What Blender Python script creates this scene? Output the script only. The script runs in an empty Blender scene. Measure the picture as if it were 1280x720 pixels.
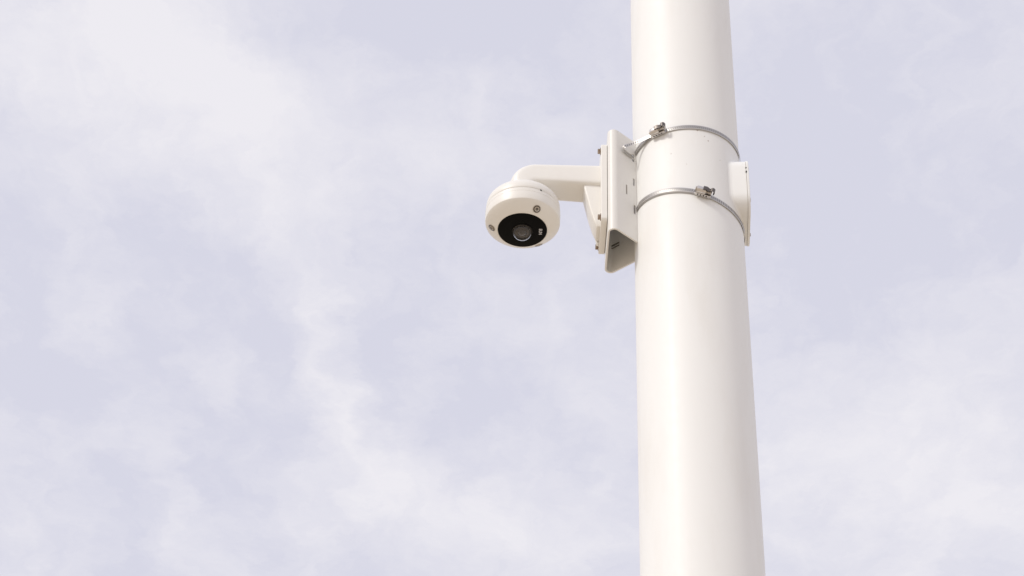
import bpy, bmesh, math
from mathutils import Vector, Matrix

# ---------------------------------------------------------------- camera, sky, sun, exposure
S = bpy.context.scene
COL = S.collection
rad = math.radians

cam_d = bpy.data.cameras.new('camera')
cam_d.sensor_width = 36.0
cam_d.lens = 36.0 * 2577.0 / 1280.0
cam_d.clip_start = 0.05
cam_d.clip_end = 20000.0
cam = bpy.data.objects.new('camera', cam_d)
COL.objects.link(cam)
# pitched up 41 degrees, rolled 2 degrees, at eye height
CAM_ROT = Matrix(((0.99937354, -0.03539097, 0.0),
                  (-0.02320804, -0.65535092, -0.75496792),
                  (0.02671905, 0.75449496, -0.65576173)))
cam.matrix_world = Matrix.Translation((0, 0, 1.6)) @ CAM_ROT.to_4x4()
S.camera = cam

SUN_AZ = rad(50)          # to the left of "behind the camera"
SUN_EL = rad(38)
SUN_DIR = Vector((-math.sin(SUN_AZ) * math.cos(SUN_EL), -math.cos(SUN_AZ) * math.cos(SUN_EL), math.sin(SUN_EL)))

world = bpy.data.worlds.new('World')
S.world = world
world.use_nodes = True
SKY_STRENGTH = 0.1
VEIL = (6.30, 6.27, 7.18, 1)        # thin high haze, in the sky texture's units
CLOUD = (7.95, 7.75, 8.10, 1)          # denser white cloud


def build_world():
    nt = world.node_tree
    nt.nodes.clear()
    N, Lk = nt.nodes, nt.links

    def nd(t, **kw):
        n = N.new(t)
        for k, v in kw.items():
            setattr(n, k, v)
        return n

    def math_n(op, a, b=None):
        n = nd('ShaderNodeMath', operation=op)
        for i, v in enumerate((a, b)):
            if v is None:
                continue
            if isinstance(v, (int, float)):
                n.inputs[i].default_value = v
            else:
                Lk.new(v, n.inputs[i])
        return n.outputs[0]

    out = nd('ShaderNodeOutputWorld')
    bg = nd('ShaderNodeBackground')
    bg.inputs['Strength'].default_value = SKY_STRENGTH
    Lk.new(bg.outputs[0], out.inputs['Surface'])
    sky = nd('ShaderNodeTexSky')
    sky.sky_type = 'NISHITA'
    sky.sun_disc = False
    sky.sun_elevation = SUN_EL
    sky.sun_rotation = math.atan2(SUN_DIR.x, SUN_DIR.y)
    sky.dust_density = 3.0
    sky.air_density = 1.0
    tc = nd('ShaderNodeTexCoord')
    sep = nd('ShaderNodeSeparateXYZ')
    Lk.new(tc.outputs['Generated'], sep.inputs[0])
    zc = math_n('MAXIMUM', sep.outputs['Z'], 0.06)
    u = math_n('DIVIDE', sep.outputs['X'], zc)
    v = math_n('DIVIDE', sep.outputs['Y'], zc)
    comb = nd('ShaderNodeCombineXYZ')           # the cloud layer as a flat sheet overhead
    Lk.new(u, comb.inputs[0])
    Lk.new(v, comb.inputs[1])
    # ragged edges: warp the sheet with noise
    wn = nd('ShaderNodeTexNoise')
    wn.inputs['Scale'].default_value = 11.0
    wn.inputs['Detail'].default_value = 6.0
    wn.inputs['Roughness'].default_value = 0.62
    Lk.new(comb.outputs[0], wn.inputs['Vector'])
    sub = nd('ShaderNodeVectorMath', operation='SUBTRACT')
    Lk.new(wn.outputs['Color'], sub.inputs[0])
    sub.inputs[1].default_value = (0.5, 0.5, 0.5)
    scl = nd('ShaderNodeVectorMath', operation='SCALE')
    Lk.new(sub.outputs[0], scl.inputs[0])
    scl.inputs['Scale'].default_value = 0.13
    wp = nd('ShaderNodeVectorMath', operation='ADD')
    Lk.new(comb.outputs[0], wp.inputs[0])
    Lk.new(scl.outputs[0], wp.inputs[1])
    P = wp.outputs[0]
    clouds = [(-0.240, 0.920, 0.085, 0.060, 0.9), (-0.285, 0.905, 0.085, 0.060, 0.6), (-0.190, 0.985, 0.055, 0.080, 0.8),
              (-0.169, 1.065, 0.034, 0.105, 0.55), (-0.142, 1.159, 0.033, 0.085, 0.6), (-0.133, 1.284, 0.022, 0.096, 0.55),
              (-0.107, 1.389, 0.053, 0.07, 0.6), (-0.027, 1.466, 0.089, 0.087, 0.6), (0.298, 1.311, 0.164, 0.134, 0.5),
              (0.401, 1.416, 0.145, 0.187, 0.5), (-0.277, 1.038, 0.062, 0.058, 0.35), (-0.424, 1.466, 0.041, 0.101, 0.4),
              (0.186, 1.477, 0.238, 0.101, 0.4), (-0.025, 1.002, 0.049, 0.048, 0.3), (-0.096, 0.968, 0.032, 0.046, 0.2),
              (-0.166, 0.893, 0.047, 0.042, -0.5), (-0.189, 1.194, 0.055, 0.048, -0.45), (-0.382, 1.248, 0.044, 0.093, -0.3),
              (0.255, 1.043, 0.111, 0.058, -0.35), (-0.047, 0.915, 0.078, 0.043, -0.3), (0.154, 0.891, 0.061, 0.057, -0.15)]
    acc = None
    for (cu, cv, ru, rv, w) in clouds:
        mp = nd('ShaderNodeMapping', vector_type='TEXTURE')
        mp.inputs['Location'].default_value = (cu, cv, 0)
        mp.inputs['Scale'].default_value = (ru * 2.3, rv * 2.3, 1)
        Lk.new(P, mp.inputs['Vector'])
        gr = nd('ShaderNodeTexGradient', gradient_type='QUADRATIC_SPHERE')
        Lk.new(mp.outputs[0], gr.inputs['Vector'])
        t = math_n('MULTIPLY', gr.outputs['Fac'], w * 1.5)
        acc = t if acc is None else math_n('ADD', acc, t)
    fb = nd('ShaderNodeTexNoise')
    fb.inputs['Scale'].default_value = 6.5
    fb.inputs['Detail'].default_value = 7.0
    fb.inputs['Roughness'].default_value = 0.6
    Lk.new(P, fb.inputs['Vector'])
    fbm = math_n('MULTIPLY', math_n('SUBTRACT', fb.outputs['Fac'], 0.42), 1.8)
    # drawn-out fibres along the wind
    wm = nd('ShaderNodeMapping')
    wm.inputs['Rotation'].default_value = (0, 0, rad(22))
    wm.inputs['Scale'].default_value = (20.0, 6.0, 1)
    Lk.new(P, wm.inputs['Vector'])
    wf = nd('ShaderNodeTexNoise')
    wf.inputs['Scale'].default_value = 1.0
    wf.inputs['Detail'].default_value = 9.0
    wf.inputs['Roughness'].default_value = 0.62
    Lk.new(wm.outputs[0], wf.inputs['Vector'])
    fbm = math_n('ADD', fbm, math_n('MULTIPLY', math_n('SUBTRACT', wf.outputs['Fac'], 0.5), 1.3))
    dens = math_n('ADD', math_n('MULTIPLY', acc, 0.62), fbm)
    dens = math_n('ADD', math_n('MULTIPLY', dens, 0.95), 0.03)
    cl = nd('ShaderNodeClamp')
    Lk.new(dens, cl.inputs[0])
    mx1 = nd('ShaderNodeMix', data_type='RGBA')
    mx1.inputs[6].default_value = VEIL
    mx1.inputs[7].default_value = CLOUD
    Lk.new(cl.outputs[0], mx1.inputs[0])
    mx2 = nd('ShaderNodeMix', data_type='RGBA')
    mx2.inputs[0].default_value = 0.90          # how much the veil hides the blue
    Lk.new(sky.outputs[0], mx2.inputs[6])
    Lk.new(mx1.outputs[2], mx2.inputs[7])
    Lk.new(mx2.outputs[2], bg.inputs['Color'])


build_world()

sun_d = bpy.data.lights.new('sun', 'SUN')
sun_d.energy = 1.5
sun_d.angle = rad(8)
sun_d.color = (1.0, 0.968, 0.905)
sun = bpy.data.objects.new('sun', sun_d)
COL.objects.link(sun)
sun.rotation_euler = SUN_DIR.to_track_quat('Z', 'Y').to_euler()
sun.location = (-6, -5, 12)

S.view_settings.view_transform = 'Standard'
S.view_settings.look = 'None'
S.view_settings.gamma = 1.0
S.view_settings.use_curve_mapping = False
S.view_settings.exposure = 0.235
S.render.engine = 'CYCLES'
S.cycles.use_denoising = True
S.cycles.max_bounces = 10


# ---------------------------------------------------------------- materials
def new_mat(name):
    m = bpy.data.materials.new(name)
    m.use_nodes = True
    nt = m.node_tree
    b = nt.nodes['Principled BSDF']
    return m, nt, b


def paint(name, col, rough=0.32, dirt=(0.55, 0.47, 0.36), dirt_amt=0.10, peel=0.02, peel_scale=420.0, spec=0.5, coat=0.0):
    m, nt, b = new_mat(name)
    N, Lk = nt.nodes, nt.links
    tc = N.new('ShaderNodeTexCoord')
    n1 = N.new('ShaderNodeTexNoise')
    n1.inputs['Scale'].default_value = 14.0
    n1.inputs['Detail'].default_value = 8.0
    n1.inputs['Roughness'].default_value = 0.62
    mp = N.new('ShaderNodeMapping')
    mp.inputs['Scale'].default_value = (1, 1, 0.22)      # weathering runs downwards
    Lk.new(tc.outputs['Object'], mp.inputs[0])
    Lk.new(mp.outputs[0], n1.inputs['Vector'])
    cr = N.new('ShaderNodeMapRange')
    cr.inputs['From Min'].default_value = 0.50
    cr.inputs['From Max'].default_value = 0.85
    cr.inputs['To Max'].default_value = dirt_amt
    Lk.new(n1.outputs['Fac'], cr.inputs['Value'])
    mx = N.new('ShaderNodeMix')
    mx.data_type = 'RGBA'
    mx.inputs[6].default_value = (*col, 1)
    mx.inputs[7].default_value = (*dirt, 1)
    Lk.new(cr.outputs[0], mx.inputs[0])
    Lk.new(mx.outputs[2], b.inputs['Base Color'])
    n2 = N.new('ShaderNodeTexNoise')
    n2.inputs['Scale'].default_value = 60.0
    n2.inputs['Detail'].default_value = 4.0
    Lk.new(tc.outputs['Object'], n2.inputs['Vector'])
    rr = N.new('ShaderNodeMapRange')
    rr.inputs['To Min'].default_value = rough - 0.06
    rr.inputs['To Max'].default_value = rough + 0.10
    Lk.new(n2.outputs['Fac'], rr.inputs['Value'])
    Lk.new(rr.outputs[0], b.inputs['Roughness'])
    n3 = N.new('ShaderNodeTexNoise')
    n3.inputs['Scale'].default_value = peel_scale
    n3.inputs['Detail'].default_value = 2.0
    Lk.new(tc.outputs['Object'], n3.inputs['Vector'])
    bp = N.new('ShaderNodeBump')
    bp.inputs['Strength'].default_value = peel
    bp.inputs['Distance'].default_value = 0.002
    Lk.new(n3.outputs['Fac'], bp.inputs['Height'])
    Lk.new(bp.outputs[0], b.inputs['Normal'])
    b.inputs['Specular IOR Level'].default_value = spec
    b.inputs['Coat Weight'].default_value = coat
    b.inputs['Coat Roughness'].default_value = 0.12
    return m


def metal(name, col, rough=0.3, metallic=1.0, rust=0.0):
    m, nt, b = new_mat(name)
    N, Lk = nt.nodes, nt.links
    tc = N.new('ShaderNodeTexCoord')
    n1 = N.new('ShaderNodeTexNoise')
    n1.inputs['Scale'].default_value = 300.0
    n1.inputs['Detail'].default_value = 5.0
    Lk.new(tc.outputs['Object'], n1.inputs['Vector'])
    cr = N.new('ShaderNodeMapRange')
    cr.inputs['From Min'].default_value = 0.42
    cr.inputs['From Max'].default_value = 0.72
    cr.inputs['To Max'].default_value = rust
    Lk.new(n1.outputs['Fac'], cr.inputs['Value'])
    mx = N.new('ShaderNodeMix')
    mx.data_type = 'RGBA'
    mx.inputs[6].default_value = (*col, 1)
    mx.inputs[7].default_value = (0.16, 0.075, 0.035, 1)
    Lk.new(cr.outputs[0], mx.inputs[0])
    Lk.new(mx.outputs[2], b.inputs['Base Color'])
    rr = N.new('ShaderNodeMapRange')
    rr.inputs['To Min'].default_value = rough - 0.08
    rr.inputs['To Max'].default_value = rough + 0.14
    Lk.new(n1.outputs['Fac'], rr.inputs['Value'])
    Lk.new(rr.outputs[0], b.inputs['Roughness'])
    b.inputs['Metallic'].default_value = metallic
    return m


def plain(name, col, rough=0.5, metallic=0.0, spec=0.5, coat=0.0):
    m, nt, b = new_mat(name)
    b.inputs['Base Color'].default_value = (*col, 1)
    b.inputs['Roughness'].default_value = rough
    b.inputs['Metallic'].default_value = metallic
    b.inputs['Specular IOR Level'].default_value = spec
    b.inputs['Coat Weight'].default_value = coat
    return m


def strap_material():
    m, nt, b = new_mat('stainless_strap')
    N, Lk = nt.nodes, nt.links
    uv = N.new('ShaderNodeUVMap')
    uv.uv_map = 'UVMap'
    sep = N.new('ShaderNodeSeparateXYZ')
    Lk.new(uv.outputs[0], sep.inputs[0])
    # rolled thread slots: one every 3.2 mm along the band, on the middle of its width

    def mth(op, a, b2=None):
        n = N.new('ShaderNodeMath')
        n.operation = op
        for i, v in enumerate((a, b2)):
            if v is None:
                continue
            if isinstance(v, (int, float)):
                n.inputs[i].default_value = v
            else:
                Lk.new(v, n.inputs[i])
        return n.outputs[0]
    sl = mth('ADD', mth('DIVIDE', sep.outputs[0], 0.0044), mth('MULTIPLY', sep.outputs[1], 0.7))
    fr = mth('FRACT', sl)
    on = mth('LESS_THAN', fr, 0.42)
    ce = mth('LESS_THAN', mth('ABSOLUTE', mth('SUBTRACT', sep.outputs[1], 0.5)), 0.30)
    mask = mth('MULTIPLY', on, ce)
    mx = N.new('ShaderNodeMix')
    mx.data_type = 'RGBA'
    mx.inputs[6].default_value = (0.58, 0.56, 0.535, 1)
    mx.inputs[7].default_value = (0.13, 0.115, 0.10, 1)
    Lk.new(mask, mx.inputs[0])
    Lk.new(mx.outputs[2], b.inputs['Base Color'])
    b.inputs['Metallic'].default_value = 0.9
    b.inputs['Roughness'].default_value = 0.46
    bp = N.new('ShaderNodeBump')
    bp.invert = True
    bp.inputs['Strength'].default_value = 0.6
    bp.inputs['Distance'].default_value = 0.0006
    Lk.new(mask, bp.inputs['Height'])
    Lk.new(bp.outputs[0], b.inputs['Normal'])
    return m


def ground_material():
    m, nt, b = new_mat('pale_sandy_paving')
    N, Lk = nt.nodes, nt.links
    tc = N.new('ShaderNodeTexCoord')
    n1 = N.new('ShaderNodeTexNoise')
    n1.inputs['Scale'].default_value = 0.6
    n1.inputs['Detail'].default_value = 10.0
    Lk.new(tc.outputs['Object'], n1.inputs['Vector'])
    mx = N.new('ShaderNodeMix')
    mx.data_type = 'RGBA'
    mx.inputs[6].default_value = (0.54, 0.455, 0.345, 1)
    mx.inputs[7].default_value = (0.64, 0.545, 0.41, 1)
    Lk.new(n1.outputs['Fac'], mx.inputs[0])
    Lk.new(mx.outputs[2], b.inputs['Base Color'])
    b.inputs['Roughness'].default_value = 0.9
    n2 = N.new('ShaderNodeTexNoise')
    n2.inputs['Scale'].default_value = 80.0
    Lk.new(tc.outputs['Object'], n2.inputs['Vector'])
    bp = N.new('ShaderNodeBump')
    bp.inputs['Strength'].default_value = 0.4
    bp.inputs['Distance'].default_value = 0.01
    Lk.new(n2.outputs['Fac'], bp.inputs['Height'])
    Lk.new(bp.outputs[0], b.inputs['Normal'])
    return m


def glass_material():
    m, nt, b = new_mat('clear_dome_glass')
    N, Lk = nt.nodes, nt.links
    out = N['Material Output']
    N.remove(b)
    tr = N.new('ShaderNodeBsdfTransparent')
    tr.inputs[0].default_value = (0.93, 0.92, 0.91, 1)
    gl = N.new('ShaderNodeBsdfGlossy')
    gl.inputs['Roughness'].default_value = 0.03
    lw = N.new('ShaderNodeLayerWeight')
    lw.inputs['Blend'].default_value = 0.5
    pw = N.new('ShaderNodeMath')
    pw.operation = 'POWER'
    pw.inputs[1].default_value = 1.0
    Lk.new(lw.outputs['Facing'], pw.inputs[0])
    fr = N.new('ShaderNodeMapRange')
    fr.interpolation_type = 'SMOOTHSTEP'
    fr.inputs['From Min'].default_value = 0.50
    fr.inputs['From Max'].default_value = 0.82
    fr.inputs['To Min'].default_value = 0.035
    fr.inputs['To Max'].default_value = 1.0
    Lk.new(pw.outputs[0], fr.inputs['Value'])
    mx = N.new('ShaderNodeMixShader')
    Lk.new(fr.outputs[0], mx.inputs[0])
    Lk.new(tr.outputs[0], mx.inputs[1])
    Lk.new(gl.outputs[0], mx.inputs[2])
    Lk.new(mx.outputs[0], out.inputs['Surface'])
    return m


MAT = dict(
    pole=paint('white_pole_enamel', (0.85, 0.85, 0.832), rough=0.50, dirt_amt=0.17, peel=0.015, peel_scale=160.0, spec=0.4, coat=0.008),
    bracket=paint('white_powder_coat', (0.79, 0.775, 0.74), rough=0.42, dirt_amt=0.12, peel=0.05),
    arm=paint('white_cast_paint', (0.83, 0.812, 0.77), rough=0.40, dirt_amt=0.07, peel=0.05),
    housing=paint('white_housing_paint', (0.83, 0.81, 0.765), rough=0.38, dirt_amt=0.06, peel=0.04),
    black=plain('glossy_black_ring', (0.003, 0.003, 0.003), rough=0.3, spec=0.06),
    dark=plain('dark_gap', (0.015, 0.013, 0.012), rough=0.8),
    seam=plain('grey_gasket', (0.12, 0.105, 0.09), rough=0.7),
    slotshade=plain('slot_shade_grey', (0.30, 0.27, 0.24), rough=0.7),
    sealant=plain('tan_sealant', (0.40, 0.34, 0.27), rough=0.7),
    guard=metal('dark_steel_guard', (0.16, 0.145, 0.135), rough=0.4, rust=0.2),
    print=plain('white_print', (0.55, 0.55, 0.57), rough=0.5),
    barrel=plain('grey_lens_barrel', (0.05, 0.043, 0.039), rough=0.35, metallic=0.2),
    barrel2=plain('dark_lens_barrel', (0.02, 0.017, 0.016), rough=0.3, metallic=0.2),
    lens=plain('coated_lens_glass', (0.012, 0.010, 0.014), rough=0.05, spec=0.8, coat=0.5),
    steel=metal('stainless_fastener', (0.52, 0.48, 0.43), rough=0.34, rust=0.25),
    rusty=metal('rusting_bolt', (0.45, 0.38, 0.31), rough=0.45, rust=0.8),
    buckle=metal('stainless_buckle', (0.68, 0.65, 0.62), rough=0.28, rust=0.12),
    strap=strap_material(),
    glass=glass_material(),
    rust=plain('rust_spot', (0.22, 0.12, 0.06), rough=0.9),
    ground=ground_material(),
    concrete=paint('footing_concrete', (0.42, 0.40, 0.37), rough=0.85, dirt_amt=0.3, peel=0.4, peel_scale=60.0, spec=0.2),
)


# ---------------------------------------------------------------- helpers
def link_mesh(name, me, mat, parent=None, smooth=None):
    me.materials.clear()
    me.materials.append(MAT[mat])
    if smooth is not None:
        me.polygons.foreach_set('use_smooth', [True] * len(me.polygons))
        me.set_sharp_from_angle(angle=rad(smooth))
    o = bpy.data.objects.new(name, me)
    COL.objects.link(o)
    if parent:
        o.parent = parent
    return o


def from_bm(name, bm, mat, parent=None, smooth=35):
    bmesh.ops.recalc_face_normals(bm, faces=bm.faces)
    me = bpy.data.meshes.new(name)
    bm.to_mesh(me)
    bm.free()
    return link_mesh(name, me, mat, parent, smooth)


def thing(name, label, cat, loc, group=None):
    o = bpy.data.objects.new(name, None)
    COL.objects.link(o)
    o.location = loc
    o.empty_display_size = 0.05
    o['label'] = label
    o['category'] = cat
    if group:
        o['group'] = group
    return o


def add_lathe(bm, prof, n=96, mat=None):
    """revolve (radius, z) pairs about Z; a radius of 0 closes the end"""
    rings = []
    for r, z in prof:
        if r < 1e-7:
            p = Vector((0, 0, z))
            rings.append([bm.verts.new(mat @ p if mat else p)])
        else:
            ring = []
            for i in range(n):
                a = 2 * math.pi * i / n
                p = Vector((r * math.cos(a), r * math.sin(a), z))
                ring.append(bm.verts.new(mat @ p if mat else p))
            rings.append(ring)
    for a, b in zip(rings, rings[1:]):
        if len(a) == 1 and len(b) == 1:
            continue
        for i in range(n):
            j = (i + 1) % n
            if len(a) == 1:
                bm.faces.new((a[0], b[i], b[j]))
            elif len(b) == 1:
                bm.faces.new((a[i], a[j], b[0]))
            else:
                bm.faces.new((a[i], a[j], b[j], b[i]))


def lathe(name, prof, mat, parent=None, n=96, smooth=35, mtx=None):
    bm = bmesh.new()
    add_lathe(bm, prof, n, mtx)
    return from_bm(name, bm, mat, parent, smooth)


def add_box(bm, lo, hi, bevel=0.0, seg=2, mat=None):
    lo, hi = Vector(lo), Vector(hi)
    c = (lo + hi) / 2
    s = hi - lo
    ret = bmesh.ops.create_cube(bm, size=1.0, matrix=Matrix.Translation(c) @ Matrix.Diagonal((*s, 1)))
    vs = ret['verts']
    if bevel:
        es = list({e for v in vs for e in v.link_edges})
        r = bmesh.ops.bevel(bm, geom=es, offset=bevel, segments=seg, profile=0.5, affect='EDGES')
        vs = list({v for f in r['faces'] for v in f.verts} | {v for v in vs if v.is_valid})
    if mat:
        for v in vs:
            v.co = mat @ v.co
    return vs


def box(name, lo, hi, mat, parent=None, bevel=0.0, seg=2, mtx=None):
    bm = bmesh.new()
    add_box(bm, lo, hi, bevel, seg, mtx)
    return from_bm(name, bm, mat, parent, 35)


def loft(bm, loops, cap=True):
    rings = [[bm.verts.new(p) for p in lp] for lp in loops]
    n = len(rings[0])
    for a, b in zip(rings, rings[1:]):
        for i in range(n):
            j = (i + 1) % n
            bm.faces.new((a[i], a[j], b[j], b[i]))
    if cap:
        bm.faces.new(rings[0][::-1])
        bm.faces.new(rings[-1])


def superellipse(n, a, b, e):
    """n points round a rounded box of half sizes a, b; e = 2 ellipse, larger squarer"""
    pts = []
    for i in range(n):
        t = 2 * math.pi * i / n
        c, s = math.cos(t), math.sin(t)
        pts.append((math.copysign(abs(c) ** (2 / e), c) * a, math.copysign(abs(s) ** (2 / e), s) * b))
    return pts


def axis_matrix(pos, direction):
    q = Vector(direction).normalized().to_track_quat('Z', 'Y')
    return Matrix.Translation(pos) @ q.to_matrix().to_4x4()


# ---------------------------------------------------------------- the ground and the pole
bm = bmesh.new()
bmesh.ops.create_grid(bm, x_segments=8, y_segments=8, size=6000)
g = from_bm('ground', bm, 'ground', None, None)
g['kind'] = 'structure'

PX, PY = 0.3517, 3.0511           # pole axis
PR = 0.1095                       # pole radius
pole = thing('pole', 'tall smooth white painted steel pole with a capped hand hole', 'pole', (PX, PY, 0))
lathe('shaft', [(PR, 0.02), (PR, 2.0), (PR, 4.0), (PR, 6.0), (PR, 8.2)], 'pole', pole, n=160)
lathe('pole_cap', [(PR + 0.004, 8.19), (PR + 0.004, 8.215), (PR * 0.8, 8.245), (PR * 0.4, 8.262), (0, 8.268)], 'pole', pole)
box('footing', (-0.36, -0.36, -0.3), (0.36, 0.36, 0.012), 'concrete', pole, bevel=0.015)
fl = box('base_flange', (-0.2, -0.2, 0.012), (0.2, 0.2, 0.034), 'pole', pole, bevel=0.004)
for sx in (-1, 1):
    for sy in (-1, 1):
        b_ = bmesh.new()
        M_ = Matrix.Translation((sx * 0.155, sy * 0.155, 0.034))
        add_lathe(b_, [(0, 0), (0.02, 0), (0.02, 0.02), (0.011, 0.02), (0.011, 0.045), (0, 0.045)], 6, M_)
        from_bm('anchor_bolt', b_, 'steel', fl, 20)

# hand hole: a rounded boss welded on the side of the pole with a screwed cover plate
HZ = 4.490


def rounded_rect(hy, hz, r, n=8):
    pts = []
    for cy, cz, a0 in ((hy - r, hz - r, 0), (-hy + r, hz - r, 90), (-hy + r, -hz + r, 180), (hy - r, -hz + r, 270)):
        for k in range(n + 1):
            a = rad(a0 + 90 * k / n)
            pts.append((cy + r * math.cos(a), cz + r * math.sin(a)))
    return pts


def slab(name, x0, x1, hy, hz, r, mat, parent, soft=0.0):
    b_ = bmesh.new()
    loops = []
    for x, d in ((x0, 0), (x1 - soft, 0), (x1 - soft * 0.3, soft * 0.3), (x1, soft)) if soft else ((x0, 0), (x1, 0)):
        loops.append([(x, y, HZ + z) for y, z in rounded_rect(hy - d, hz - d, r - d)])
    loft(b_, loops)
    return from_bm(name, b_, mat, parent, 30)


boss = slab('hand_hole_boss', 0.05, 0.1175, 0.071, 0.070, 0.034, 'pole', pole)
# weld fillet where the boss meets the pole: a concave strip from the pole's face up the side of the boss
b_ = bmesh.new()
rows = []
for y, z in rounded_rect(0.071, 0.070, 0.034, 10):
    nrm = Vector((y, z)) - Vector((max(-0.037, min(0.037, y)), max(-0.036, min(0.036, z))))
    nrm.normalize()
    row = []
    for q in range(6):
        t = q / 5
        d = 0.0038 * (1 - t) ** 2 + 0.0001
        yy = y + nrm.x * d
        row.append(b_.verts.new((math.sqrt(PR * PR - yy * yy) + 0.0002 + 0.0048 * t * t, yy, HZ + z + nrm.y * d)))
    rows.append(row)
for k in range(len(rows)):
    a_, c_ = rows[k], rows[(k + 1) % len(rows)]
    for q in range(5):
        b_.faces.new((a_[q], c_[q], c_[q + 1], a_[q + 1]))
from_bm('weld_fillet', b_, 'pole', boss, 80)
slab('cover_gasket', 0.1175, 0.1183, 0.0702, 0.0692, 0.0332, 'sealant', boss)
cover = slab('cover_plate', 0.1183, 0.1232, 0.0721, 0.0711, 0.035, 'pole', pole, soft=0.0012)
for y, z in ((-0.055, 0.044), (0.056, -0.034), (0.056, 0.042), (-0.055, -0.042)):
    b_ = bmesh.new()
    k_ = 1.0 if (y > 0 and z < 0) else 0.25         # one screw stands proud, the others sit almost flush
    add_lathe(b_, [(0, 0.0035 * k_), (0.0032, 0.0035 * k_), (0.0042, 0.0022 * k_), (0.0042, 0), (0, 0)], 16, axis_matrix((0.1235, y, HZ + z), (1, 0, 0)))
    from_bm('cover_screw', b_, 'rusty', cover, 30)
# rust nicks on the cover's front edge
for z, h in ((0.034, 0.0030), (0.024, 0.0055)):
    box('paint_chip', (0.1168, -0.0727, HZ + z - h), (0.1195, -0.0700, HZ + z), 'dark', cover, bevel=0.0006, seg=1)
boss.rotation_euler.z = rad(-5)      # the hand hole is turned a little towards the arm's side
cover.rotation_euler.z = rad(-5)
# small rust spots in the enamel
for az, z, r in ((-83.0, 4.597, 0.0013), (-75.5, 4.583, 0.0009), (-71.5, 4.573, 0.0012), (-112, 4.535, 0.0008), (-58, 4.53, 0.0007), (-96, 4.50, 0.0006)):
    a = rad(az)
    n_ = Vector((math.cos(a), math.sin(a), 0))
    b_ = bmesh.new()
    add_lathe(b_, [(0, 0.0004), (r * 0.7, 0.0003), (r, 0.0), (r, -0.0008)], 10, axis_matrix(n_ * PR + Vector((0, 0, z)), n_))
    from_bm('rust_spot', b_, 'rust', pole, 60)

# ---------------------------------------------------------------- pole bracket: folded channel with splayed flanges
BZ0, BZ1 = 4.357, 4.634
bracket = thing('pole_bracket', 'white folded steel channel bracket strapped to the side of the pole', 'bracket', (PX, PY, 0))


def channel_profile(off):
    """centre line of the sheet offset outwards by off, as (x, y) points"""
    corners = [Vector((-0.1062, -0.0275)), Vector((-0.1645, -0.0775)), Vector((-0.1645, 0.0775)), Vector((-0.1062, 0.0275))]
    rr = 0.0105
    out = []

    def nrm(d):
        return Vector((d.y, -d.x))
    segs = [(corners[i + 1] - corners[i]).normalized() for i in range(3)]
    out.append(corners[0] - nrm(segs[0]) * off)
    for i in (1, 2):
        d0, d1 = segs[i - 1], segs[i]
        turn = d0.angle_signed(d1)
        half = abs(turn) / 2
        t = rr * math.tan(half)
        p0 = corners[i] - d0 * t
        side = 1 if d0.cross(d1) > 0 else -1
        cen = p0 + Vector((-d0.y, d0.x)) * rr * side
        for k in range(11):
            a = abs(turn) * k / 10
            v = p0 - cen
            v = Matrix.Rotation(a * side, 2) @ v
            out.append(cen + v.normalized() * (rr + off))
    out.append(corners[3] - nrm(segs[2]) * off)
    return out


inner, outer = channel_profile(-0.0018), channel_profile(0.0018)
bm = bmesh.new()
NZ = [BZ0, BZ0 + 0.001, BZ1 - 0.001, BZ1]
loops = []
for z in (BZ0, BZ1):
    loops.append([(p.x, p.y, z) for p in outer] + [(p.x, p.y, z) for p in reversed(inner)])
loft(bm, loops)
chan = from_bm('channel', bm, 'bracket', bracket, 30)

# slots cut through the flanges
cut_bm = bmesh.new()
fd = Vector((-0.1062, -0.0275, 0)) - Vector((-0.1645, -0.0775, 0))
fd.normalize()
fn = Vector((fd.y, -fd.x, 0))


def flange_point(x, side=-1):
    t = (x + 0.1645) / 0.0583
    y = -0.0775 + t * 0.050
    return Vector((x, y if side < 0 else -y, 0))


def slot(x, z, w, h, side=-1):
    p = flange_point(x, side)
    d = Vector((fd.x, fd.y if side < 0 else -fd.y, 0))
    n_ = Vector((d.y, -d.x, 0))
    M_ = Matrix(((d.x, n_.x, 0, p.x), (d.y, n_.y, 0, p.y), (0, 0, 1, z), (0, 0, 0, 1)))
    add_box(cut_bm, (-w / 2, -0.012, -h / 2), (w / 2, 0.012, h / 2), 0, 1, M_)


slot(-0.1135, 4.585, 0.0070, 0.022)       # upper strap
slot(-0.1120, 4.441, 0.0055, 0.024)       # lower strap
slot(-0.1130, 4.516, 0.0048, 0.020)
slot(-0.2400, 4.516, 0.0048, 0.020)       # clear of the sheet
cut_me = bpy.data.meshes.new('cut')
bmesh.ops.recalc_face_normals(cut_bm, faces=cut_bm.faces)
cut_bm.to_mesh(cut_me)
cut_bm.free()
cut_o = bpy.data.objects.new('cut', cut_me)
COL.objects.link(cut_o)
cut_o.location = (PX, PY, 0)
md = chan.modifiers.new('cut', 'BOOLEAN')
md.operation = 'DIFFERENCE'
md.object = cut_o
md.solver = 'EXACT'
bv = chan.modifiers.new('edge', 'BEVEL')
bv.width = 0.0009
bv.segments = 2
bv.limit_method = 'ANGLE'
bv.angle_limit = rad(40)
dg = bpy.context.evaluated_depsgraph_get()
dg.update()
me2 = bpy.data.meshes.new_from_object(chan.evaluated_get(dg))
chan.modifiers.clear()
chan.data = me2
bpy.data.objects.remove(cut_o)
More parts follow.
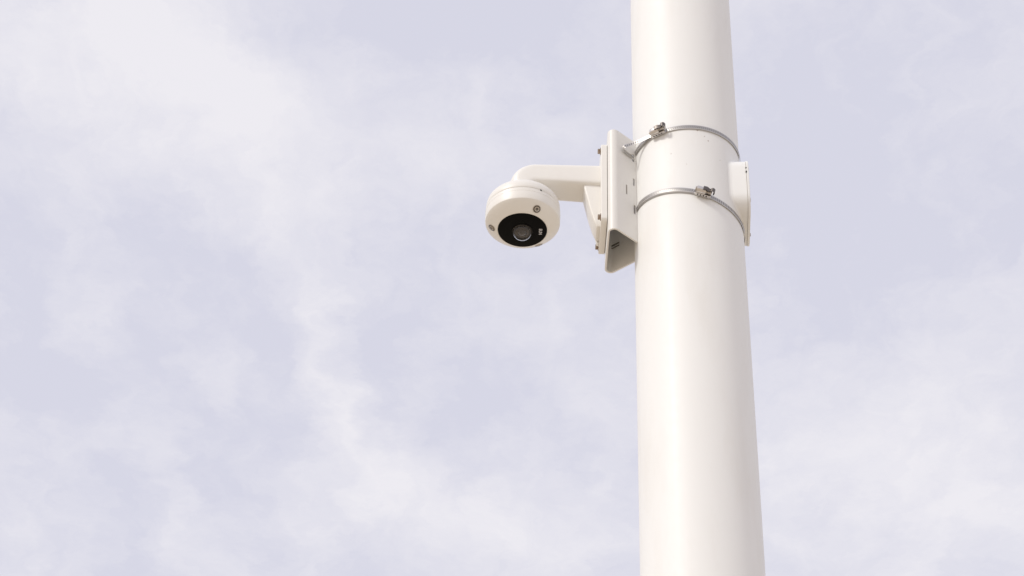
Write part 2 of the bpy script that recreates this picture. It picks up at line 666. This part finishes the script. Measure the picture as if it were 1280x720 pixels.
# two dark stamped lines inside the rear flange
for z, h in ((4.4275, 0.0030), (4.4205, 0.0020)):
    p = flange_point(-0.1430, 1)
    M_ = Matrix(((fd.x, fn.x, 0, p.x), (-fd.y, -fn.y, 0, p.y), (0, 0, 1, z), (0, 0, 0, 1)))
    b_ = bmesh.new()
    add_box(b_, (-0.0115, -0.0028, -h / 2), (0.0100, -0.0012, h / 2), 0, 1, M_)
    from_bm('stamped_line', b_, 'seam', bracket, None)
# thin grey strip on the front flange, coloured as the shade inside a slot
p = flange_point(-0.1290)
M_ = Matrix(((fd.x, fn.x, 0, p.x), (fd.y, fn.y, 0, p.y), (0, 0, 1, 4.482), (0, 0, 0, 1)))
b_ = bmesh.new()
add_box(b_, (-0.0016, 0.0010, -0.013), (0.0016, 0.0020, 0.013), 0, 1, M_)
from_bm('slot_shade_strip', b_, 'slotshade', bracket, None)
# pressed outline beside the middle slot
for x, z0, z1 in ((-0.1385, 4.466, 4.500), (-0.1215, 4.468, 4.492)):
    p = flange_point(x)
    b_ = bmesh.new()
    M_ = Matrix(((fd.x, fn.x, 0, p.x), (fd.y, fn.y, 0, p.y), (0, 0, 1, 0), (0, 0, 0, 1)))
    add_box(b_, (-0.0008, 0.0012, z0), (0.0008, 0.0024, z1), 0.0004, 1, M_)
    from_bm('pressed_rib', b_, 'bracket', bracket, 30)

# ---------------------------------------------------------------- arm
AX = -0.335                        # camera axis, relative to the pole axis
arm = thing('mounting_arm', 'white cast goose neck arm bolted on the folded channel bracket', 'mounting arm', (PX, PY, 0))
XB = -0.1667                       # outer face of the bracket
# base plate
b_ = bmesh.new()
py_, z0, z1 = 0.054, 4.392, 4.606
loops = []
zc_, hz_ = (z0 + z1) / 2, (z1 - z0) / 2
for x, d in ((XB - 0.0008, 0.0), (XB - 0.0115, 0.0), (XB - 0.0128, 0.0012)):
    loops.append([(x, y, zc_ + z) for y, z in rounded_rect(py_ - d, hz_ - d, 0.008 - d)])
loft(b_, loops)
from_bm('base_plate', b_, 'arm', arm, 30)
b_ = bmesh.new()
loft(b_, [[(x, y, zc_ + z) for y, z in rounded_rect(py_ - 0.002, hz_ - 0.002, 0.007)] for x in (XB + 0.0002, XB - 0.0008)])
from_bm('gasket', b_, 'seam', arm, 30)
for sy in (-1, 1):
    for z in (4.407, 4.591):
        b_ = bmesh.new()
        M_ = axis_matrix((XB - 0.0128, sy * 0.0445, z), (-1, 0, 0))
        add_lathe(b_, [(0, 0), (0.0078, 0), (0.0078, 0.0012), (0, 0.0012)], 24, M_)
        add_lathe(b_, [(0, 0.0012), (0.0056, 0.0012), (0.0056, 0.0058), (0.0050, 0.0064), (0, 0.0064)], 6, M_)
        from_bm('bolt', b_, 'rusty', arm, 25)

# the tube of the arm: horizontal run, elbow, short drop
b_ = bmesh.new()
loops = []
ZA = 4.5415
RB = 0.0262
steps = []
x_end = AX + RB
for k in range(9):
    t = k / 8
    x = (XB - 0.0118) + (x_end - (XB - 0.0118)) * t
    hh = 0.0280 + (0.0255 - 0.0280) * t
    hw = 0.0325 + (0.0305 - 0.0325) * t
    steps.append((Vector((x, 0, ZA - (hh - 0.0255))), Vector((-1, 0, 0)), hh, hw, 7.0 - 1.0 * t))
for k in range(1, 17):
    a = rad(90 * k / 16)
    p = Vector((x_end - RB * math.sin(a), 0, ZA - RB + RB * math.cos(a)))
    d = Vector((-math.cos(a), 0, -math.sin(a)))
    t = k / 16
    steps.append((p, d, 0.0255 + 0.0050 * t, 0.0305, 6.0 - 3.6 * t))
for z in (4.503, 4.495, 4.488, 4.482):
    flare = {4.503: 0, 4.495: 0.0004, 4.488: 0.002, 4.482: 0.006}[z]
    steps.append((Vector((AX, 0, z)), Vector((0, 0, -1)), 0.0305 + flare, 0.0305 + flare, 2.4 - flare * 60))
for p, d, hu, hv, e in steps:
    up = Vector((-d.z * -1, 0, d.x * -1))           # in-plane normal, up on the straight run
    up = Vector((d.z, 0, -d.x))
    lp = []
    for a_, c_ in superellipse(64, hu, hv, e):
        lp.append(p + up * a_ + Vector((0, 1, 0)) * c_)
    loops.append(lp)
loft(b_, loops)
from_bm('arm_tube', b_, 'arm', arm, 50)

# deep gusset under the arm, narrower than the arm, its front edge raked
b_ = bmesh.new()
xr = XB - 0.0118
loops = []
for z, xl, hw in ((4.532, -0.2170, 0.0250), (4.519, -0.2150, 0.0250), (4.49, -0.2090, 0.0248), (4.45, -0.2010, 0.0242), (4.42, -0.1935, 0.0236), (4.406, -0.1885, 0.0230), (4.403, -0.1865, 0.0215)):
    r_ = min(0.004, (xr - xl) * 0.4)
    lp = [(xr, -hw), (xr, hw)]
    for k in range(5):
        a = rad(90 + 22.5 * k)
        lp.append((xl + r_ + r_ * math.cos(a), hw - r_ + r_ * math.sin(a)))
    for k in range(5):
        a = rad(180 + 22.5 * k)
        lp.append((xl + r_ + r_ * math.cos(a), -hw + r_ + r_ * math.sin(a)))
    loops.append([(x, y, z) for x, y in lp])
loft(b_, loops)
from_bm('gusset', b_, 'arm', arm, 40)
for y in (0.0265, 0.0315):
    b_ = bmesh.new()
    loft(b_, [[(xr, y - 0.0014, 4.41 + 0.02), (xr, y + 0.0014, 4.41 + 0.02), (xr, y + 0.0014, 4.398), (xr, y - 0.0014, 4.398)],
              [(xr - 0.010, y - 0.0011, 4.41 + 0.015), (xr - 0.010, y + 0.0011, 4.41 + 0.015), (xr - 0.006, y + 0.0011, 4.399), (xr - 0.006, y - 0.0011, 4.399)]])
    from_bm('rib', b_, 'arm', arm, 30)
# ---------------------------------------------------------------- camera
ZE = 4.423                        # lower edge of the housing
camera_thing = thing('security_camera', 'round white fisheye dome camera with black glossy ring hanging from the arm', 'security camera', (PX + AX, PY, ZE - 0.028))
OZ = 0.028                        # housing edge in the thing's own frame


def cz(z):
    return z + OZ


# upper cap, below the arm
lathe('upper_cap', [(0.024, cz(0.0655)), (0.036, cz(0.0652)), (0.050, cz(0.0642)), (0.061, cz(0.0617)), (0.0680, cz(0.0575)), (0.0725, cz(0.0515)),
                    (0.0746, cz(0.0440)), (0.0751, cz(0.0375)), (0.0752, cz(0.0318)), (0.0748, cz(0.0312)), (0.060, cz(0.0312))], 'housing', camera_thing, n=128, smooth=40)
lathe('seam_gasket', [(0.058, cz(0.0313)), (0.0741, cz(0.0313)), (0.0741, cz(0.0302)), (0.058, cz(0.0302))], 'seam', camera_thing, n=128)
body = lathe('housing', [(0.060, cz(0.0303)), (0.0750, cz(0.0303)), (0.0756, cz(0.0297)), (0.0757, cz(0.0150)), (0.0755, cz(0.0032)), (0.0749, cz(0.0010)), (0.0735, cz(-0.0006)),
                         (0.0700, cz(-0.0042)), (0.0600, cz(-0.0118)), (0.0530, cz(-0.0166)), (0.0512, cz(-0.0176)), (0.0500, cz(-0.0178)), (0.0494, cz(-0.0172)), (0.0494, cz(-0.012)), (0, cz(-0.012))],
             'housing', camera_thing, n=160, smooth=25)
# a faint step round the side, and the release notch in the seam
lathe('side_groove', [(0.0752, cz(0.0222)), (0.0759, cz(0.0220)), (0.0759, cz(0.0214)), (0.0752, cz(0.0212))], 'housing', body, n=128)
a = rad(-63)
b_ = bmesh.new()
M_ = Matrix.Rotation(a, 4, 'Z')
add_box(b_, (0.0725, -0.0017, cz(0.0285)), (0.0763, 0.0017, cz(0.0318)), 0.0004, 1, M_)
from_bm('seam_notch', b_, 'dark', body, 30)

# screws in round recesses on the conical face
cone_a = math.atan2(0.0166 - 0.0042, 0.0700 - 0.0530)
for k, ang in enumerate((-64, 56, 176)):
    a = rad(ang)
    rmid = 0.0618
    pz = cz(-0.0105)
    n_ = Vector((math.sin(cone_a) * math.cos(a), math.sin(cone_a) * math.sin(a), -math.cos(cone_a)))
    pos = Vector((rmid * math.cos(a), rmid * math.sin(a), pz))
    M_ = axis_matrix(pos, n_)
    sc = lathe('screw', [(0.0, -0.002), (0.0083, -0.002), (0.0083, 0.0006), (0.0072, 0.0010), (0.0066, 0.0002), (0.0066, -0.0008), (0.0058, -0.0008), (0.0054, 0.0012), (0.0036, 0.0018),
                        (0.0028, 0.0018), (0.0026, 0.0004), (0.0011, 0.0004), (0.0011, 0.0016), (0, 0.0016)], 'steel', camera_thing, n=28, smooth=30, mtx=M_)
    lathe('screw_recess', [(0.0053, 0.0007), (0.0068, 0.0007), (0.0068, 0.00035), (0.0053, 0.00035)], 'dark', sc, n=28, mtx=M_)
    lathe('screw_socket', [(0.0012, 0.0012), (0.0027, 0.0012), (0.0027, 0.0008), (0.0012, 0.0008)], 'dark', sc, n=28, mtx=M_)

# black front ring, slightly bowed
ring = lathe('front_ring', [(0.0492, cz(-0.0125)), (0.0492, cz(-0.0186)), (0.0484, cz(-0.0194)), (0.040, cz(-0.0202)), (0.030, cz(-0.0207)), (0.0212, cz(-0.0210)), (0.0212, cz(-0.0125))],
             'black', camera_thing, n=128, smooth=30)
ring['label'] = 'glossy black ring with small white letters'
# lettering printed on the ring, read downwards in the picture
fc = bpy.data.curves.new('lettering', 'FONT')
fc.body = 'EUN'
fc.size = 0.0088
fc.align_x = 'CENTER'
fc.align_y = 'CENTER'
fc.offset = 0.00022
fc.extrude = 0.00012
fo = bpy.data.objects.new('lettering', fc)
COL.objects.link(fo)
dg = bpy.context.evaluated_depsgraph_get()
dg.update()
lm = bpy.data.meshes.new_from_object(fo.evaluated_get(dg))
bpy.data.objects.remove(fo)
TM = Matrix(((0, 1, 0, 0.0362), (1, 0, 0, 0.0), (0, 0, -1, cz(-0.02062)), (0, 0, 0, 1)))
lm.transform(TM)
link_mesh('lettering', lm, 'print', ring)

# lens: bright rim, stepped barrel, inner lens and a clear bubble
lens = lathe('lens', [(0.0212, cz(-0.0130)), (0.0212, cz(-0.0212)), (0.0209, cz(-0.0218)), (0.0205, cz(-0.0219)), (0.0203, cz(-0.0216))], 'black', camera_thing, n=96, smooth=40)
lathe('lens_rim', [(0.02035, cz(-0.0217)), (0.0200, cz(-0.0220)), (0.0190, cz(-0.0216)), (0.0178, cz(-0.0205)), (0.0172, cz(-0.0190))], 'barrel', lens, n=96, smooth=40)
lathe('lens_barrel', [(0.0178, cz(-0.0205)), (0.0165, cz(-0.0214)), (0.0163, cz(-0.0225)), (0.0140, cz(-0.0232)), (0.0138, cz(-0.0240)), (0.0112, cz(-0.0246)), (0.0110, cz(-0.0252)),
                      (0.0088, cz(-0.0256)), (0.0086, cz(-0.0246)), (0, cz(-0.0240))], 'barrel', lens, n=96, smooth=20)
lathe('barrel_step', [(0.0164, cz(-0.0219)), (0.0165, cz(-0.0228)), (0.0141, cz(-0.0235)), (0.0140, cz(-0.0226))], 'barrel2', lens, n=96, smooth=20)
lathe('inner_lens', [(0.0086, cz(-0.0250)), (0.0076, cz(-0.0264)), (0.0058, cz(-0.0276)), (0.0034, cz(-0.0283)), (0, cz(-0.0286))], 'lens', lens, n=64, smooth=60)
prof = []
for k in range(15):
    t = rad(90 * k / 14)
    prof.append((0.0200 * math.cos(t), cz(-0.0216 - 0.0185 * math.sin(t))))
prof[-1] = (0, prof[-1][1])
lathe('lens_bubble', prof, 'glass', lens, n=96, smooth=80)

# ---------------------------------------------------------------- hose clamps
BAND_W, BAND_T = 0.0108, 0.0009


def band(name, pts, nrms, parent, lift=0.0, width=BAND_W):
    """flat strip following pts; nrms point away from the pole; UV.x in metres along, UV.y across"""
    b_ = bmesh.new()
    uvl = b_.loops.layers.uv.new('UVMap')
    rows, dist = [], [0.0]
    for i in range(1, len(pts)):
        dist.append(dist[-1] + (pts[i] - pts[i - 1]).length)
    for i, (p, n_) in enumerate(zip(pts, nrms)):
        t = (pts[min(i + 1, len(pts) - 1)] - pts[max(i - 1, 0)]).normalized()
        n_ = (n_ - t * n_.dot(t)).normalized()
        w = t.cross(n_).normalized()
        if w.z < 0:
            w = -w
        h = width / 2
        o = p + n_ * lift
        prof = [(-h, 0.0), (-h, BAND_T * 0.7), (-h + BAND_T * 0.5, BAND_T), (h - BAND_T * 0.5, BAND_T), (h, BAND_T * 0.7), (h, 0.0)]
        rows.append([(b_.verts.new(o + w * a_ + n_ * c_), (a_ + h) / (2 * h)) for a_, c_ in prof])
    for i in range(len(rows) - 1):
        for j in range(6):
            k = (j + 1) % 6
            q = [(rows[i][j], dist[i]), (rows[i][k], dist[i]), (rows[i + 1][k], dist[i + 1]), (rows[i + 1][j], dist[i + 1])]
            f = b_.faces.new([v[0] for v, _ in q])
            for lp, (v, dd) in zip(f.loops, q):
                lp[uvl].uv = (dd, v[1])
    return from_bm(name, b_, 'strap', parent, 50)


def ring_point(ang, z, tilt, r):
    a = rad(ang)
    return Vector((r * math.cos(a), r * math.sin(a), z + tilt * r * math.cos(a)))


def make_clamp(label, z, tilt, buckle_ang, tail):
    c = thing('hose_clamp', label, 'hose clamp', (PX, PY, 0))
    n = 180
    pts = [ring_point(360 * i / n, z, tilt, PR + 0.0016) for i in range(n + 1)]
    nr = [Vector((p.x, p.y, 0)) for p in pts]
    band('strap', pts, nr, c)
    # overlapping second layer running on from the buckle
    a0, a1 = tail
    m = 50
    pts = [ring_point(a0 + (a1 - a0) * i / m, z + 0.0012, tilt, PR + 0.0028) for i in range(m + 1)]
    band('strap_overlap', pts, [Vector((p.x, p.y, 0)) for p in pts], c)
    # worm-drive buckle
    p = ring_point(buckle_ang, z, tilt, PR + 0.0030)
    n_ = Vector((p.x, p.y, 0)).normalized()
    t = (ring_point(buckle_ang + 1, z, tilt, PR) - ring_point(buckle_ang - 1, z, tilt, PR)).normalized()
    n_ = (n_ - t * n_.dot(t)).normalized()
    w = n_.cross(t)
    if w.z < 0:
        w = -w
    M_ = Matrix(((t.x, w.x, n_.x, p.x), (t.y, w.y, n_.y, p.y), (t.z, w.z, n_.z, p.z), (0, 0, 0, 1))) @ Matrix.Diagonal((1.12, 1.15, 1.25, 1))
    b_ = bmesh.new()
    add_box(b_, (-0.0145, -0.0072, 0.0), (0.0145, 0.0072, 0.0016), 0.0005, 1, M_)          # saddle
    add_box(b_, (-0.0140, -0.0079, 0.0), (0.0140, -0.0068, 0.0058), 0.0004, 1, M_)        # side walls
    add_box(b_, (-0.0140, 0.0068, 0.0), (0.0140, 0.0079, 0.0058), 0.0004, 1, M_)
    hb = from_bm('buckle', b_, 'buckle', c, 30)
    # arched housing over the screw
    b_ = bmesh.new()
    loops = []
    for x in (-0.0125, -0.0115, 0.0030, 0.0040):
        k = 0.93 if x in (-0.0125, 0.0040) else 1.0
        lp = []
        for i in range(13):
            a_ = rad(-20 + 220 * i / 12)
            lp.append(M_ @ Vector((x, 0.0068 * k * math.cos(a_), 0.0060 + 0.0064 * k * math.sin(a_))))
        lp += [M_ @ Vector((x, -0.0066, 0.0008)), M_ @ Vector((x, 0.0066, 0.0008))]
        loops.append(lp)
    loft(b_, loops)
    from_bm('screw_housing', b_, 'buckle', hb, 40)
    SM = M_ @ Matrix.Translation((0, 0, 0.0062)) @ Matrix.Rotation(rad(90), 4, 'Y')
    prof = [(0, -0.0150), (0.0036, -0.0150), (0.0036, 0.0045)]
    zz = 0.0045
    b_ = bmesh.new()
    add_lathe(b_, prof + [(0.0046, 0.0050), (0.0046, 0.0062), (0.0034, 0.0066), (0.0034, 0.0072)], 20, SM)
    add_lathe(b_, [(0.0034, 0.0072), (0.0058, 0.0074), (0.0058, 0.0138), (0.0052, 0.0145), (0.0026, 0.0145), (0.0026, 0.0125), (0, 0.0125)], 6, SM)
    from_bm('worm_screw', b_, 'steel', hb, 25)
    # dark windows punched in the side wall
    for x in (-0.0085, -0.0035, 0.0020, 0.0070):
        b_ = bmesh.new()
        add_box(b_, (x - 0.0010, -0.0083, 0.0018), (x + 0.0010, -0.0078, 0.0044), 0, 1, M_)
        from_bm('punched_window', b_, 'dark', hb, None)
    # lifted tongue of the strap end
    b_ = bmesh.new()
    lp = []
    for i in range(15):
        a_ = rad(-60 + 235 * i / 14)
        lp.append((0.0150 + 0.0044 * math.cos(a_), 0.0098 + 0.0044 * math.sin(a_)))
    lp.append((0.004, 0.0134))
    lp.append((-0.002, 0.0128))
    loops = []
    for i, (x, h) in enumerate(lp):
        loops.append([M_ @ Vector((x, -0.0040, h)), M_ @ Vector((x, 0.0040, h)), M_ @ Vector((x * 1.0 + 0.0001, 0.0040, h + 0.0009)), M_ @ Vector((x + 0.0001, -0.0040, h + 0.0009))])
    loft(b_, loops)
    from_bm('screw_guard', b_, 'guard', hb, 50)
    return c


up = make_clamp('stainless hose clamp with a looped tail threaded through the bracket, above the hand hole', 4.604, 0.02, 235.5, (228, 180))
lo = make_clamp('slanted stainless hose clamp below the hand hole with its buckle facing out', 4.4215, -0.215, 279, (277, 203))

# the upper clamp's tail leaves the pole, bows out past the flange and turns back into its slot
ctrl = [(-0.0720, -0.0870, 4.6035), (-0.0850, -0.0790, 4.6030), (-0.0990, -0.0710, 4.6010), (-0.1130, -0.0655, 4.5975), (-0.1250, -0.0640, 4.5925), (-0.1320, -0.0640, 4.5880),
        (-0.1345, -0.0612, 4.5850), (-0.1320, -0.0570, 4.5835), (-0.1260, -0.0505, 4.5830), (-0.1180, -0.0430, 4.5830), (-0.1108, -0.0330, 4.5830), (-0.1080, -0.0270, 4.5830)]
C_ = [Vector(c) for c in ctrl]
pts = []
for i in range(len(C_) - 1):
    p0, p1, p2, p3 = C_[max(i - 1, 0)], C_[i], C_[i + 1], C_[min(i + 2, len(C_) - 1)]
    for k in range(5):
        t = k / 5
        pts.append(0.5 * ((2 * p1) + (p2 - p0) * t + (2 * p0 - 5 * p1 + 4 * p2 - p3) * t * t + (3 * p1 - p0 - 3 * p2 + p3) * t ** 3))
pts.append(C_[-1])
nr = []
for i, p in enumerate(pts):
    t = (pts[min(i + 1, len(pts) - 1)] - pts[max(i - 1, 0)]).normalized()
    nr.append(Vector((0, 0, 1)).cross(t) * -1)
band('strap_tail', pts, nr, up, width=0.0085)
